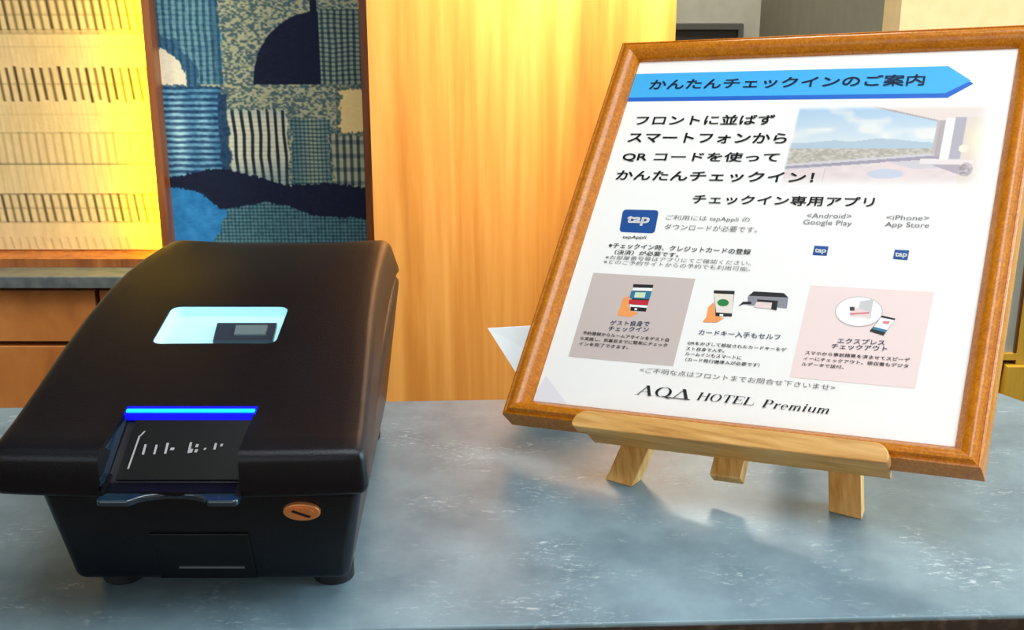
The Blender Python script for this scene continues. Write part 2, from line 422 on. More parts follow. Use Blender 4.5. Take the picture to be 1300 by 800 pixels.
# ------------------------------------------------------------------ cream fabric panel with stitched dashes
def paint_fabric():
    # picture units: px of the photograph; x from -500 to 182, y from -250 to 331
    x = np.arange(-420, 186, 1.5); y = np.arange(-260, 333, 1.8)
    X, Y = np.meshgrid(x, y); h, w = X.shape
    n = vnoise(h, w, (14, 2), 21); n2 = vnoise(h, w, (3, 3), 22)
    I = np.ones((h, w, 3)) * np.array((226, 202, 160)) + ((n - .5) * 14)[..., None] + ((n2 - .5) * 6)[..., None]
    def dashes(y0, y1, p, wd, a, col, off=0, slant=3):
        nonlocal I
        t = (Y - y0) / (y1 - y0)
        xx = X - slant * t + off + np.sin(X * .05) * 1.0
        k = np.round(xx / p); d = np.abs(xx - k * p)
        m = np.clip(1.3 - d / (wd * .5), 0, 1) * ((t > 0.02 * np.sin(k * 5)) & (t < 1 + .03 * np.sin(k * 3))) * a * (.8 + .2 * np.sin(k * 2.3))
        I = I * (1 - m[..., None]) + np.array(col) * m[..., None]
    def line(y0, a, col, wd=1.6):
        nonlocal I
        m = np.clip(1.2 - np.abs(Y - y0) / wd, 0, 1) * a
        I = I * (1 - m[..., None]) + np.array(col) * m[..., None]
    for base in (0, -250):
        dashes(base + 5, base + 47, 10.4, 3.6, .36, (120, 84, 40), 3)
        line(base + 3, .75, (86, 60, 36)); line(base + 47, .4, (110, 90, 60))
        dashes(base + 52, base + 86, 6, 2, .10, (150, 110, 60)); line(base + 64, .12, (120, 90, 60))
        dashes(base + 90, base + 133, 10.6, 4.2, .95, (40, 30, 20), 0, 4); line(base + 111, .35, (120, 96, 60))
        dashes(base + 136, base + 172, 6, 2, .10, (150, 110, 60)); line(base + 150, .12, (130, 100, 60))
        dashes(base + 174, base + 215, 10.4, 3.8, .38, (110, 90, 60), 4, 2); line(base + 174, .3, (120, 100, 60)); line(base + 215, .6, (80, 84, 76))
        dashes(base + 216, base + 253, 10.4, 3, .14, (120, 100, 70), 2)
        dashes(base + 255, base + 293, 10.4, 4.0, .85, (50, 46, 36), 5, 4); line(base + 255, .5, (90, 70, 50)); line(base + 274, .3, (100, 80, 60)); line(base + 293, .35, (110, 90, 60))
        if base == 0: dashes(314, 330, 10.4, 3, .3, (110, 90, 60))
    return I
fab = thing('fabric_panel', 'cream fabric panel with rows of stitched dashes, lit yellow at one edge', 'wall panel', (-0.85, 2.05, 0.811))
obj('backing_board', boxbm(-1.40, -0.566, 2.0352, 2.045, 0.811, 1.55), M['trimwood'], fab)
F = paint_fabric()
F = F[:int((1.545 - 0.811) / 0.734 * F.shape[0])]
def fab_map(s, t):
    return np.stack([-0.5635 - (1 - s) * 0.8, np.full_like(s, 2.035), 1.2265 + 260 * 0.001248 - t * (F.shape[0] - 1) * 1.8 * 0.001248], 1)
grid_print('stitched_cloth', F, fab_map, fab, vcol_mat('cream_cloth', 0.8, 0.3, 700))

# ------------------------------------------------------------------ cabinet and worktop on the left
wt = obj('worktop', boxbm(-1.6, -0.197, 1.93, 2.06, 0.777, 0.797), M['worktop'])
tag(wt, 'dark grey worktop slab along the wall above the walnut drawers', 'worktop'); bevel(wt, 0.002, 2)
cab = thing('drawer_cabinet', 'walnut drawer cabinet under the dark grey worktop', 'cabinet', (-0.9, 2.0, 0.0))
obj('cabinet_body', boxbm(-1.6, -0.202, 1.972, 2.03, 0.0, 0.777), M['redwood'], cab)
for x0, x1 in ((-1.14, -0.676), (-0.668, -0.205), (-1.6, -1.148)):
    for z0, z1 in ((0.6805, 0.768), (0.44, 0.672), (0.08, 0.432)):
        bevel(obj('drawer', boxbm(x0, x1, 1.95, 1.971, z0, z1), M['cab'], cab), 0.0015, 2)

# ------------------------------------------------------------------ wooden partition on the right
pt = thing('wooden_partition', 'yellow wood partition with a grey panel behind the counter end', 'partition', (0.75, 1.6, 0.0))
bm = boxbm(0.681, 0.742, 1.60, 1.65, 0.770, 1.09)
obj('post', bm, M['yellowwood'], pt)
obj('edge_strip', boxbm(0.6775, 0.681, 1.602, 1.612, 0.785, 1.09), M['counter_base'], pt)
obj('grey_panel', boxbm(0.40, 0.6775, 1.607, 1.617, 0.785, 1.09), M['grey_panel'], pt)
obj('rail', boxbm(0.40, 0.681, 1.600, 1.65, 0.776, 0.785), M['yellowwood'], pt)
obj('lower_rail', boxbm(0.40, 0.9, 1.612, 1.65, 0.0, 0.776), M['redwood'], pt)
obj('cabinet_block', boxbm(0.6665, 0.715, 1.590, 1.612, 0.0, 0.7695), M['yellowwood'], pt)

# ================================================================== THE COUNTER
ct = obj('countertop', prism([(-1.6, 0.829, 0.96), (-1.6, 0.518, 0.96), (0.588, 0.603, 0.96), (0.3768, 0.917, 0.96)], (0, 0, 0.04)), M['stone'])
obj('edge_shade', prism([(-1.59, .8, .962), (-1.59, .5176, .962), (.5875, .6022, .962), (.5872, .62, .962)], (0, 0, .0355)), M['edge'], ct)  # added dark sheet on the stone front, standing in for its shade
tag(ct, 'speckled grey stone countertop carrying the black machine and the easel', 'countertop'); bevel(ct, 0.0018, 2)
cb = obj('counter_base', prism([(-1.6, 0.800, 0.0), (-1.6, 0.556, 0.0), (0.53, 0.636, 0.0), (0.362, 0.886, 0.0)], (0, 0, 0.96)), M['counter_base'])
tag(cb, 'dark brown wooden base under the speckled stone countertop', 'counter')

# ================================================================== CARD MACHINE
mc = thing('card_machine', 'black plastic card issuing machine with a blue light bar and sloping lid', 'machine', (-0.165, 0.70, CZ))
#  Y, z above counter, left x, right x of the lid's top surface
ST = [(.568, .1045, -.2590, -.0728), (.60, .1085, -.2580, -.0742), (.64, .1145, -.2575, -.0768), (.68, .1203, -.2575, -.0795), (.72, .1257, -.2570, -.0822),
      (.76, .1307, -.2550, -.0842), (.79, .1340, -.2520, -.0852), (.815, .1363, -.2475, -.0858), (.835, .1376, -.2430, -.0861), (.852, .1378, -.2385, -.0863), (.862, .1360, -.2360, -.0866)]
def lid_z(y): return float(np.interp(y, [s[0] for s in ST], [s[1] for s in ST]))
def smooth_stations(st, k=3):
    Y = np.array([s[0] for s in st]); out = []
    ys = np.concatenate([np.linspace(Y[i], Y[i + 1], k, endpoint=False) for i in range(len(Y) - 1)] + [[Y[-1]]])
    for y in ys: out.append([y] + [float(np.interp(y, Y, [s[j] for s in st])) for j in (1, 2, 3)])
    return out
def build_lid():
    bm = bmesh.new(); S = smooth_stations(ST, 2); nx = 14; rows = []
    y0, y1 = S[0][0], S[-1][0]
    for (y, z, xl, xr) in S:
        g = (y - y0) / (y1 - y0); row = []
        for i in range(nx + 1):
            s = i / nx; c = 1 - (2 * s - 1) ** 2
            yy = y - 0.005 * c * max(0, 1 - g * 6)
            dish = -0.0035 * math.exp(-((2 * s - 1) / .75) ** 4) * math.exp(-((g - .95) / .22) ** 2)
            row.append(bm.verts.new((xl + (xr - xl) * s, yy, CZ + z + 0.0012 * c + dish)))
        rows.append(row)
    for a, b in zip(rows[:-1], rows[1:]):
        for i in range(nx): bm.faces.new((a[i], a[i + 1], b[i + 1], b[i]))
    # rim ring below
    def down(v, dx, dy, dz): return bm.verts.new((v.co.x + dx, v.co.y + dy, v.co.z + dz))
    n = len(rows)
    rimf = []; riml = []; rimr = []; rimb = []
    for i, v in enumerate(rows[0]):
        s = i / nx; rimf.append(bm.verts.new((v.co.x + (.0015 if s == 1 else 0), v.co.y + 0.001, CZ + 0.0795)))
    for j in range(1, n - 1):
        g = j / (n - 1); d = 0.025
        riml.append(down(rows[j][0], -0.002 - .006 * g, 0, -d)); rimr.append(down(rows[j][-1], 0.0015 + .0065 * g, 0, -d))
    for i, v in enumerate(rows[-1]):
        s = i / nx; rimb.append(bm.verts.new((v.co.x + (-.008 if s == 0 else .008 if s == 1 else (2 * s - 1) * .008), v.co.y + .002, v.co.z - .026)))
    L = [rimf[0]] + riml + [rimb[0]]; Rr = [rimf[-1]] + rimr + [rimb[-1]]
    for j in range(n - 1):
        bm.faces.new((rows[j][0], rows[j + 1][0], L[j + 1], L[j]))
        bm.faces.new((rows[j + 1][-1], rows[j][-1], Rr[j], Rr[j + 1]))
    for i in range(nx):
        bm.faces.new((rows[0][i + 1], rows[0][i], rimf[i], rimf[i + 1]))
        bm.faces.new((rows[-1][i], rows[-1][i + 1], rimb[i + 1], rimb[i]))
    for j in range(n - 1):   # closed underside
        a0, a1 = L[j], L[j + 1]; b0, b1 = Rr[j], Rr[j + 1]
        if j == 0: bm.faces.new([a1] + [b1] + rimf[::-1])
        elif j == n - 2: bm.faces.new([a0] + rimb + [b0])
        else: bm.faces.new((a0, a1, b1, b0))
    return bm
lid = obj('lid', build_lid(), M['plastic'], mc)
bv = lid.modifiers.new('bevel', 'BEVEL'); bv.width = 0.0070; bv.segments = 4; bv.limit_method = 'ANGLE'; bv.angle_limit = math.radians(35)
def cutter(bm):
    bmesh.ops.recalc_face_normals(bm, faces=bm.faces)
    bmesh.ops.translate(bm, verts=bm.verts, vec=-wloc(mc))
    me = bpy.data.meshes.new('cutter'); bm.to_mesh(me); bm.free()
    o = bpy.data.objects.new('cutter', me); C.objects.link(o); o.parent = mc
    return o
def rrect(x0, x1, y0, y1, r, n=5):
    pts = []
    for cx, cy, a0 in ((x1 - r, y1 - r, 0), (x0 + r, y1 - r, 90), (x0 + r, y0 + r, 180), (x1 - r, y0 + r, 270)):
        for k in range(n + 1):
            a = math.radians(a0 + 90 * k / n); pts.append((cx + r * math.cos(a), cy + r * math.sin(a)))
    return pts
YZ = [(.6045, .150), (.6045, .1070), (.5745, .0850), (.540, .0850), (.540, .150)]
bmc = bmesh.new()
la = [bmc.verts.new((-.2000 - (.0045 if y < .6 else 0), y, CZ + z)) for y, z in YZ]; ra = [bmc.verts.new((-.1335 - (.001 if y < .6 else 0), y, CZ + z)) for y, z in YZ]
bmc.faces.new(la); bmc.faces.new(ra[::-1])
for i in range(5): bmc.faces.new((la[i], ra[i], ra[(i + 1) % 5], la[(i + 1) % 5]))
c1 = cutter(bmc)
WX0, WX1, WY0, WY1 = -.2070, -.1355, .6810, .7320
RD = .0065
def on_lid(x, y, d=0.0): return (x, y, CZ + lid_z(y) - d)
bmc = bmesh.new(); rr = rrect(WX0, WX1, WY0, WY1, .006)
t_ = [bmc.verts.new(on_lid(x, y, -.02)) for x, y in rr]; b_ = [bmc.verts.new(on_lid(x, y, RD)) for x, y in rr]
bmc.faces.new(t_); bmc.faces.new(b_[::-1])
for i in range(len(rr)): bmc.faces.new((t_[i], t_[(i + 1) % len(rr)], b_[(i + 1) % len(rr)], b_[i]))
c2 = cutter(bmc)
for c in (c1, c2):
    md = lid.modifiers.new('cut', 'BOOLEAN'); md.operation = 'DIFFERENCE'; md.object = c; md.solver = 'EXACT'
bpy.context.view_layer.update()
dg = bpy.context.evaluated_depsgraph_get()
me = bpy.data.meshes.new_from_object(lid.evaluated_get(dg), depsgraph=dg)
lid.modifiers.clear(); lid.data = me
for c in (c1, c2): bpy.data.objects.remove(c)
for p in me.polygons: p.use_smooth = True
if not me.materials: me.materials.append(M['plastic'])
try: me.set_sharp_from_angle(angle=math.radians(28))
except Exception: pass
# body under the lid
FY0, FZ0, FY1, FZ1 = .577, .080, .606, .0115
bm = bmesh.new()
tp = [(-.2400, FY0), (-.0755, FY0), (-.0795, .862), (-.2400, .862)]; bt = [(-.2370, FY1), (-.0885, FY1), (-.0925, .860), (-.2300, .860)]
zt = [.080, .080, .112, .112]
a = [bm.verts.new((x, y, CZ + z)) for (x, y), z in zip(tp, zt)]; b = [bm.verts.new((x, y, CZ + FZ1)) for x, y in bt]
bm.faces.new(a[::-1]); bm.faces.new(b)
for i in range(4): bm.faces.new((b[i], b[(i + 1) % 4], a[(i + 1) % 4], a[i]))
bevel(obj('body', bm, M['plastic'], mc), 0.006, 4)
def fy(z): return FY0 + (FZ0 - z) / (FZ0 - FZ1) * (FY1 - FY0)
FN = Vector((0, -(FZ0 - FZ1), -(FY1 - FY0))).normalized()       # outward normal of the body's front
FU = Vector((0, -(FY1 - FY0), (FZ0 - FZ1))).normalized()        # up along it
def on_front(x, z, d=0.0): return Vector((x, fy(z), CZ + z)) + FN * d
def front_quad(x0, x1, z0, z1, d0, d1):
    return prism([on_front(x0, z0, d0), on_front(x1, z0, d0), on_front(x1, z1, d0), on_front(x0, z1, d0)], FN * (d1 - d0))
dr = obj('access_door', front_quad(-.1895, -.1375, .0145, .0485, -.0005, .0010), M['plastic_dark'], mc); bevel(dr, .0005, 2)
obj('door_slot', front_quad(-.178, -.143, .0232, .0240, .0008, .0016), M['chrome'], dr)
# key lock
bm = bmesh.new(); cen = on_front(-.1075, .0655)
def disc(cen, rx, rz, d0, d1, n=28):
    return prism([cen + Vector((rx * math.cos(2 * math.pi * k / n), 0, 0)) + FU * (rz * math.sin(2 * math.pi * k / n)) + FN * d0 for k in range(n)], FN * (d1 - d0))
lk = obj('key_lock', disc(cen, .0096, .0064, -.001, .0022), M['copper'], mc); bevel(lk, .0009, 3); lk['label'] = 'round copper-coloured key lock'
obj('lock_face', disc(cen, .0066, .0044, .002, .0027), M['copper'], lk)
bm = bmesh.new()
d1_ = Vector((1, 0, 0)); ang = math.radians(-38)
ax = d1_ * math.cos(ang) + FU * math.sin(ang) * .7; ay = -d1_ * math.sin(ang) + FU * math.cos(ang) * .7
kw = prism([cen + ax * a_ + ay * b_ + FN * .0026 for a_, b_ in ((-.0058, -.0009), (.0052, -.0009), (.0052, .0009), (-.0058, .0009))], FN * .0006)
obj('keyway', kw, M['copper_dark'], lk)
# feet
for (x, y) in ((-.2190, .632), (-.1005, .632), (-.2150, .825), (-.1050, .825)):
    n = 20
    bm = prism([(x + .0115 * math.cos(2 * math.pi * k / n), y + .0115 * math.sin(2 * math.pi * k / n), CZ) for k in range(n)], (0, 0, .014))
    bevel(obj('foot', bm, M['rubber'], mc), .0008, 2, 40)
# LED core along the chute head, inside a wider strip imitating its bloom
def lid_strip(x0, x1, y0, y1, d0, d1):
    return prism([on_lid(x0, y0, -d0), on_lid(x1, y0, -d0), on_lid(x1, y1, -d0), on_lid(x0, y1, -d0)], (0, 0, d1 - d0))
lb = obj('light_bar_halo', lid_strip(-.2005, -.1325, .6026, .6104, -.002, .0016), M['led_halo'], mc); lb['label'] = 'blue light bar with an added glow halo'
obj('light_core', lid_strip(-.1995, -.1332, .6042, .6066, .0014, .0023), M['led'], lb)
# chute face with worn pale print
PA = Vector((0, .6045, CZ + .1070)); PB = Vector((0, .5745, CZ + .0850))
PU = (PA - PB).normalized(); PN = Vector((0, -PU.z, PU.y)).normalized()
def on_chute(x, t, d=0.0): return Vector((x, 0, 0)) + PB + (PA - PB) * t + PN * d
bm = prism([on_chute(-.1985, .03), on_chute(-.1348, .03), on_chute(-.1338, .97), on_chute(-.1945, .97)], PN * .0012)
ch = bevel(obj('chute_face', bm, M['plastic_dark'], mc), .0004, 2)
marks = bmesh.new()
def mark(x, t, w, hh, sk=0.0):
    q = [marks.verts.new(on_chute(x + a_ * w + b_ * sk, t + b_ * hh, .0014)) for a_, b_ in ((-.5, -.5), (.5, -.5), (.5, .5), (-.5, .5))]
    marks.faces.new(q)
mark(-.1920, .45, .0009, .52, .0025); mark(-.1895, .74, .0009, .08, .002)
for x, t, w, hh in ((-.1870, .49, .0012, .16), (-.1813, .49, .0011, .15), (-.1758, .51, .0012, .17), (-.1728, .50, .0020, .04), (-.1640, .52, .0012, .17), (-.1630, .47, .0014, .06),
                    (-.1605, .55, .0014, .05), (-.1605, .47, .0014, .05), (-.1562, .50, .0012, .03), (-.1512, .54, .0012, .10), (-.1480, .56, .0012, .04)):
    mark(x, t, w, hh, .0004)
obj('worn_print', marks, M['etch'], ch)
# card tray with an arc notch
arc = [(-.1875, .5560)] + [(-.1672 + .0185 * -math.cos(math.pi * k / 12), .5560 + .0085 * math.sin(math.pi * k / 12)) for k in range(1, 12)] + [(-.1487, .5560)]
ring = [(-.2035, .5775), (-.2035, .5580), (-.2015, .5560)] + arc + [(-.1355, .5560), (-.1337, .5580), (-.1337, .5775)]
tr = bevel(obj('card_tray', prism([(x, y, CZ + .0805) for x, y in ring], (0, 0, .0036)), M['gloss'], mc), .0011, 3)
for x in (-.2022, -.1350):
    obj('tray_side', prism([(x - .0014, .5775, CZ + .0835), (x - .0014, .5590, CZ + .0835), (x - .0014, .5775, CZ + .0885)], (.0028, 0, 0)), M['plastic_dark'], tr)
# glossy left cheek of the chute, teal reflection put into its colour
obj('chute_cheek', prism([(-.1994, .6035, CZ + .1085), (-.2040, .5745, CZ + .0858), (-.2040, .5660, CZ + .0870), (-.2040, .5655, CZ + .1025)], (.0008, 0, 0)), M['gloss'], mc)
# lit scanner window
bm = bmesh.new(); ins = .0004
rr = rrect(WX0 + ins, WX1 - ins, WY0 + ins, WY1 - ins, .0056)
t_ = [bm.verts.new(on_lid(x, y, -.0003)) for x, y in rr]; b_ = [bm.verts.new(on_lid(x + (.002 if x < -.18 else 0), y, RD - .0006)) for x, y in rr]
bm.faces.new(b_)
for i in range(len(rr)): bm.faces.new((b_[i], b_[(i + 1) % len(rr)], t_[(i + 1) % len(rr)], t_[i]))
bmesh.ops.recalc_face_normals(bm, faces=bm.faces); bmesh.ops.reverse_faces(bm, faces=bm.faces)
sw = obj('scanner_window', bm, M['lit_white'], mc, recalc=False); sw['label'] = 'lit pale cyan scanner window'
sn = obj('sensor', prism([on_lid(-.1745, .6945, RD), on_lid(-.1395, .6945, RD), on_lid(-.1410, .7180, RD), on_lid(-.1770, .7180, RD)], (0, 0, .0030)), M['sensor'], sw); bevel(sn, .0004, 2)
obj('sensor_glass', prism([on_lid(-.1635, .7010, RD - .003), on_lid(-.1450, .7010, RD - .003), on_lid(-.1455, .7130, RD - .003), on_lid(-.1645, .7130, RD - .003)], (0, 0, .0008)), M['sensor_glass'], sn)

# ================================================================== PICTURE FRAME
U = Vector((0.8728, -0.4798, 0.0895)).normalized()
V = Vector((0.2886, 0.6551, 0.6983)); V = (V - U * U.dot(V)).normalized()
N = U.cross(V)
T = Vector((0.0993, 0.9998, 1.36 - 0.1161))
def P(u, v, d=0.0): return T + U * u + V * v + N * d
W_, H_ = 0.280, 0.2988
fr = thing('picture_frame', 'golden oak picture frame holding a Japanese check-in notice on an easel', 'picture frame', P(0.14, -0.31, 0))
prof = [(-.0012, .0006), (-.0008, .0026), (.0010, .0040), (.0030, .0064), (.0055, .0086), (.0085, .0097), (.0108, .0094), (.0122, .0074), (.0133, .0068), (.0139, .0076), (.0150, .0072), (.0156, .0055), (.0156, -.0110), (-.0012, -.0110)]
ws = dict(l=1.0, r=1.03, t=.88, b=.84)
def rail(side):
    bm = bmesh.new(); e = []
    for end in (0, 1):
        row = []
        for w, h in prof:
            xl, xr, yt, yb = -w * ws['l'], W_ + w * ws['r'], w * ws['t'], -H_ - w * ws['b']
            p = {'l': [(xl, yt), (xl, yb)], 'r': [(xr, yt), (xr, yb)], 't': [(xl, yt), (xr, yt)], 'b': [(xl, yb), (xr, yb)]}[side][end]
            row.append(bm.verts.new(P(p[0], p[1], h)))
        e.append(row)
    n = len(prof)
    for i in range(n): bm.faces.new((e[0][i], e[0][(i + 1) % n], e[1][(i + 1) % n], e[1][i]))
    bm.faces.new(e[0]); bm.faces.new(e[1][::-1])
    o = obj('rail', bm, M['frame'], fr, smooth=True)
    try: o.data.set_sharp_from_angle(angle=math.radians(50))
    except Exception: pass
for s in 'ltrb': rail(s)
obj('backing_board', prism([P(-.006, .005, -.0100), P(W_ + .006, .005, -.0100), P(W_ + .006, -H_ - .005, -.0100), P(-.006, -H_ - .005, -.0100)], N * .006), M['counter_base'], fr)
ps = obj('poster', prism([P(-.005, .004, -.0030), P(W_ + .005, .004, -.0030), P(W_ + .005, -H_ - .004, -.0030), P(-.005, -H_ - .004, -.0030)], N * .0030), M['paper'], fr)
ps['label'] = 'white printed notice in Japanese'

def mm(u, v, d=.0002): return P(u / 1000, v / 1000, d)
TEXTS = [
    ('heading_text','かんたんチェックインのご案内',15.88,-28.82,221.21,-31.05,10.06,'navy'),
    ('slogan_text','フロントに並ばず',13.53,-62.42,121.64,-63.36,9.07,'black'),
    ('slogan_text','スマートフォンから',11.46,-78.6,134.31,-80.21,9.25,'black'),
    ('slogan_text','QR コードを使って',11.79,-96.17,132.0,-96.54,8.75,'black'),
    ('slogan_text','かんたんチェックイン！',11.33,-112.98,159.85,-113.4,8.87,'black'),
    ('subheading_text','チェックイン専用アプリ',76.31,-132.48,204.09,-132.15,7.98,'black'),
    ('icon_caption','tapAppli',31.24,-164.23,49.5,-163.89,2.98,'dark'),
    ('download_note','ご利用には tapAppli の',60.27,-147.27,121.98,-147.35,4.79,'grey'),
    ('download_note','ダウンロードが必要です。',61.03,-154.93,129.28,-155.14,4.74,'grey'),
    ('card_note','※チェックイン時、クレジットカードの登録',22.25,-171.99,128.44,-172.96,4.50,'dark'),
    ('card_note','（決済）が必要です。',28.68,-177.24,77.39,-177.33,3.89,'dark'),
    ('card_note','※お部屋番号等はアプリにてご確認ください。',22.47,-181.52,130.55,-181.33,3.44,'grey'),
    ('card_note','※どのご予約サイトからの予約でも利用可能。',22.31,-185.31,131.02,-185.97,3.42,'grey'),
    ('store_caption','<Android>',161.06,-141.91,191.02,-141.61,3.78,'grey'),
    ('store_caption','Google Play',159.63,-148.31,192.24,-148.42,5.00,'grey'),
    ('store_caption','<iPhone>',213.89,-141.81,241.02,-141.55,3.66,'grey'),
    ('store_caption','App Store',213.95,-148.27,241.82,-148.18,4.85,'grey'),
    ('panel_heading','ゲスト自身で',41.16,-234.57,70.22,-233.18,3.96,'blue'),
    ('panel_heading','チェックイン',41.22,-239.0,70.8,-237.56,3.76,'blue'),
    ('panel_text','予約登録からルームアサインをゲスト自',22.8,-243.29,87.29,-243.81,2.77,'dark'),
    ('panel_text','ら実施し、到着前までに簡単にチェック',22.4,-247.71,87.16,-247.74,2.76,'dark'),
    ('panel_text','インを完了できます。',22.49,-251.88,59.86,-251.92,2.77,'dark'),
    ('panel_heading','カードキー入手もセルフ',106.6,-236.68,162.03,-236.08,4.06,'blue'),
    ('panel_text','QRをかざして認証されたカードキーをゲ',100.74,-244.78,167.85,-244.23,2.76,'dark'),
    ('panel_text','スト自身で入手。',100.71,-248.96,127.37,-248.62,2.67,'dark'),
    ('panel_text','ルームインもスマートに',101.16,-252.78,139.84,-252.62,2.64,'dark'),
    ('panel_text','（カード発行機導入が必要です）',102.39,-257.1,152.85,-256.76,2.73,'dark'),
    ('panel_heading','エクスプレス',199.02,-235.26,228.2,-234.36,3.61,'blue'),
    ('panel_heading','チェックアウト',195.82,-239.5,230.32,-238.5,3.59,'blue'),
    ('panel_text','スマホから事前精算を済ませてスピーデ',180.27,-245.01,245.02,-244.54,2.63,'dark'),
    ('panel_text','ィーにチェックアウト。領収書もデジタ',180.07,-249.11,244.75,-248.8,2.62,'dark'),
    ('panel_text','ルデータで送付。',179.65,-253.16,206.23,-253.11,2.53,'dark'),
    ('enquiry_text','<ご不明な点はフロントまでお問合せ下さいませ>',72.63,-268.2,203.67,-268.5,3.91,'grey'),
    ('AQA','AQA',73.92,-284.59,112.51,-284.82,7.34,'black'),
    ('HOTEL','HOTEL',116.66,-284.09,155.16,-284.13,5.50,'black'),
    ('Premium','Premium',160.16,-284.69,202.76,-284.58,5.61,'black'),
]
POLYS = [
    ('banner_shadow','blue2',[(0.17,-32.57),(1.39,-39.47),(238.37,-41.83),(253.61,-30.25),(247.93,-25.81),(230.44,-33.38)]),
    ('banner','banner',[(0.71,-12.54),(234.99,-14.39),(251.74,-27.63),(236.11,-37.87),(1.41,-35.66)]),
    ('icon','icon',[(24.78,-138.60),(52.92,-138.51),(54.70,-158.36),(27.05,-158.06)]),
    ('qrlogo','icon',[(170.62,-163.55),(180.13,-163.75),(180.21,-171.12),(170.73,-170.96)]),
    ('qrlogo','icon',[(223.09,-164.28),(232.27,-164.46),(232.21,-171.90),(223.01,-171.46)]),
    ('boxL','beige',[(16.76,-193.20),(94.03,-193.68),(94.89,-261.34),(17.28,-261.10)]),
    ('boxR','pink',[(173.92,-194.13),(252.02,-194.34),(250.98,-262.05),(173.69,-261.84)]),
    ('corner','corner',[(4.73,-277.21),(-0.71,-298.79),(29.50,-298.79)]),
    ('phone','black',[(49.76,-200.70),(64.93,-200.38),(64.88,-221.91),(53.30,-221.91)]),
    ('s','white',[(50.28,-203.43),(64.95,-203.01),(64.92,-205.39),(50.70,-205.81)]),
    ('s','teal',[(49.65,-206.47),(65.04,-205.86),(65.01,-212.02),(50.12,-212.30)]),
    ('s','lgreen',[(53.17,-207.09),(60.88,-206.83),(61.13,-211.09),(53.18,-211.26)]),
    ('s','red',[(50.15,-213.25),(64.93,-212.97),(64.94,-216.74),(50.67,-216.78)]),
    ('s','white',[(51.97,-217.04),(64.89,-216.98),(64.95,-218.86),(52.12,-218.81)]),
    ('hand','orange',[(49.41,-209.72),(45.26,-212.98),(44.93,-221.92),(44.51,-226.44),(55.19,-226.83),(59.74,-223.22),(53.30,-221.91),(50.67,-216.78)]),
    ('s','white',[(56.03,-219.72),(57.91,-219.70),(58.09,-221.22),(56.22,-221.24)]),
    ('hand','orange',[(111.43,-211.10),(108.45,-215.33),(108.96,-222.72),(107.33,-226.83),(117.10,-226.43),(121.39,-222.71),(115.16,-221.70)]),
    ('phone','black',[(109.29,-201.99),(124.00,-201.64),(126.38,-221.21),(115.16,-221.70)]),
    ('s','cream',[(110.08,-204.49),(123.98,-204.29),(126.17,-218.97),(114.92,-218.87)]),
    ('s','green',[(122.08,-210.95),(121.86,-212.40),(120.61,-213.53),(118.66,-214.04),(116.53,-213.81),(114.79,-212.87),(113.92,-211.50),(114.15,-210.05),(115.41,-208.91),(117.37,-208.40),(119.50,-208.65),(121.23,-209.59)]),
    ('s','white',[(117.67,-220.04),(120.24,-219.97),(120.34,-221.32),(117.78,-221.39)]),
    ('pt','black',[(134.24,-204.77),(137.21,-201.15),(157.64,-201.22),(161.25,-204.37)]),
    ('pb','pgrey',[(134.03,-206.16),(134.24,-204.77),(161.25,-204.37),(161.90,-212.38),(155.90,-212.02),(135.27,-211.76)]),
    ('pb','black',[(140.83,-207.07),(154.91,-207.26),(155.45,-214.62),(141.25,-211.35)]),
    ('pb','pink2',[(140.72,-208.89),(151.28,-208.97),(151.59,-213.77),(139.62,-213.15)]),
    ('ar','black',[(128.94,-213.10),(131.71,-209.50),(137.23,-209.13),(137.64,-211.03),(132.14,-211.40)]),
    ('c','outline',[(223.29,-210.58),(223.25,-213.42),(222.23,-216.14),(220.27,-218.55),(217.53,-220.49),(214.16,-221.85),(210.41,-222.51),(206.50,-222.44),(202.71,-221.64),(199.30,-220.14),(196.50,-218.06),(194.50,-215.53),(193.46,-212.71),(193.45,-209.82),(194.47,-207.04),(196.47,-204.57),(199.29,-202.60),(202.73,-201.25),(206.57,-200.61),(210.51,-200.74),(214.30,-201.60),(217.68,-203.15),(220.41,-205.26),(222.32,-207.79)]),
    ('c','white',[(222.80,-210.61),(222.77,-213.34),(221.77,-215.94),(219.88,-218.26),(217.22,-220.12),(213.96,-221.42),(210.33,-222.06),(206.55,-221.99),(202.89,-221.22),(199.59,-219.79),(196.88,-217.80),(194.96,-215.37),(193.96,-212.68),(193.95,-209.90),(194.95,-207.24),(196.88,-204.88),(199.61,-202.98),(202.94,-201.69),(206.65,-201.08),(210.46,-201.19),(214.13,-202.02),(217.39,-203.50),(220.02,-205.52),(221.87,-207.95)]),
    ('d','pgrey2',[(207.88,-204.14),(215.97,-202.09),(216.41,-216.23),(207.86,-215.37)]),
    ('d','pink2',[(202.87,-209.72),(206.72,-208.87),(215.63,-211.70),(215.86,-215.93),(203.44,-215.70)]),
    ('d','redl',[(202.99,-213.19),(215.09,-211.39),(215.13,-212.77),(203.53,-214.54)]),
    ('d','dark',[(202.17,-208.61),(205.14,-208.40),(205.65,-211.26),(202.69,-211.47)]),
    ('phone','black',[(223.27,-213.44),(231.79,-215.08),(226.42,-227.68),(217.46,-225.25)]),
    ('s','white',[(222.75,-214.96),(231.30,-216.25),(227.76,-224.09),(219.35,-222.04)]),
    ('s','teal',[(219.32,-221.82),(228.06,-223.62),(227.40,-225.47),(218.62,-223.46)]),
    ('s','redl',[(224.89,-217.30),(228.76,-217.24),(228.17,-219.54),(224.21,-219.06)]),
]
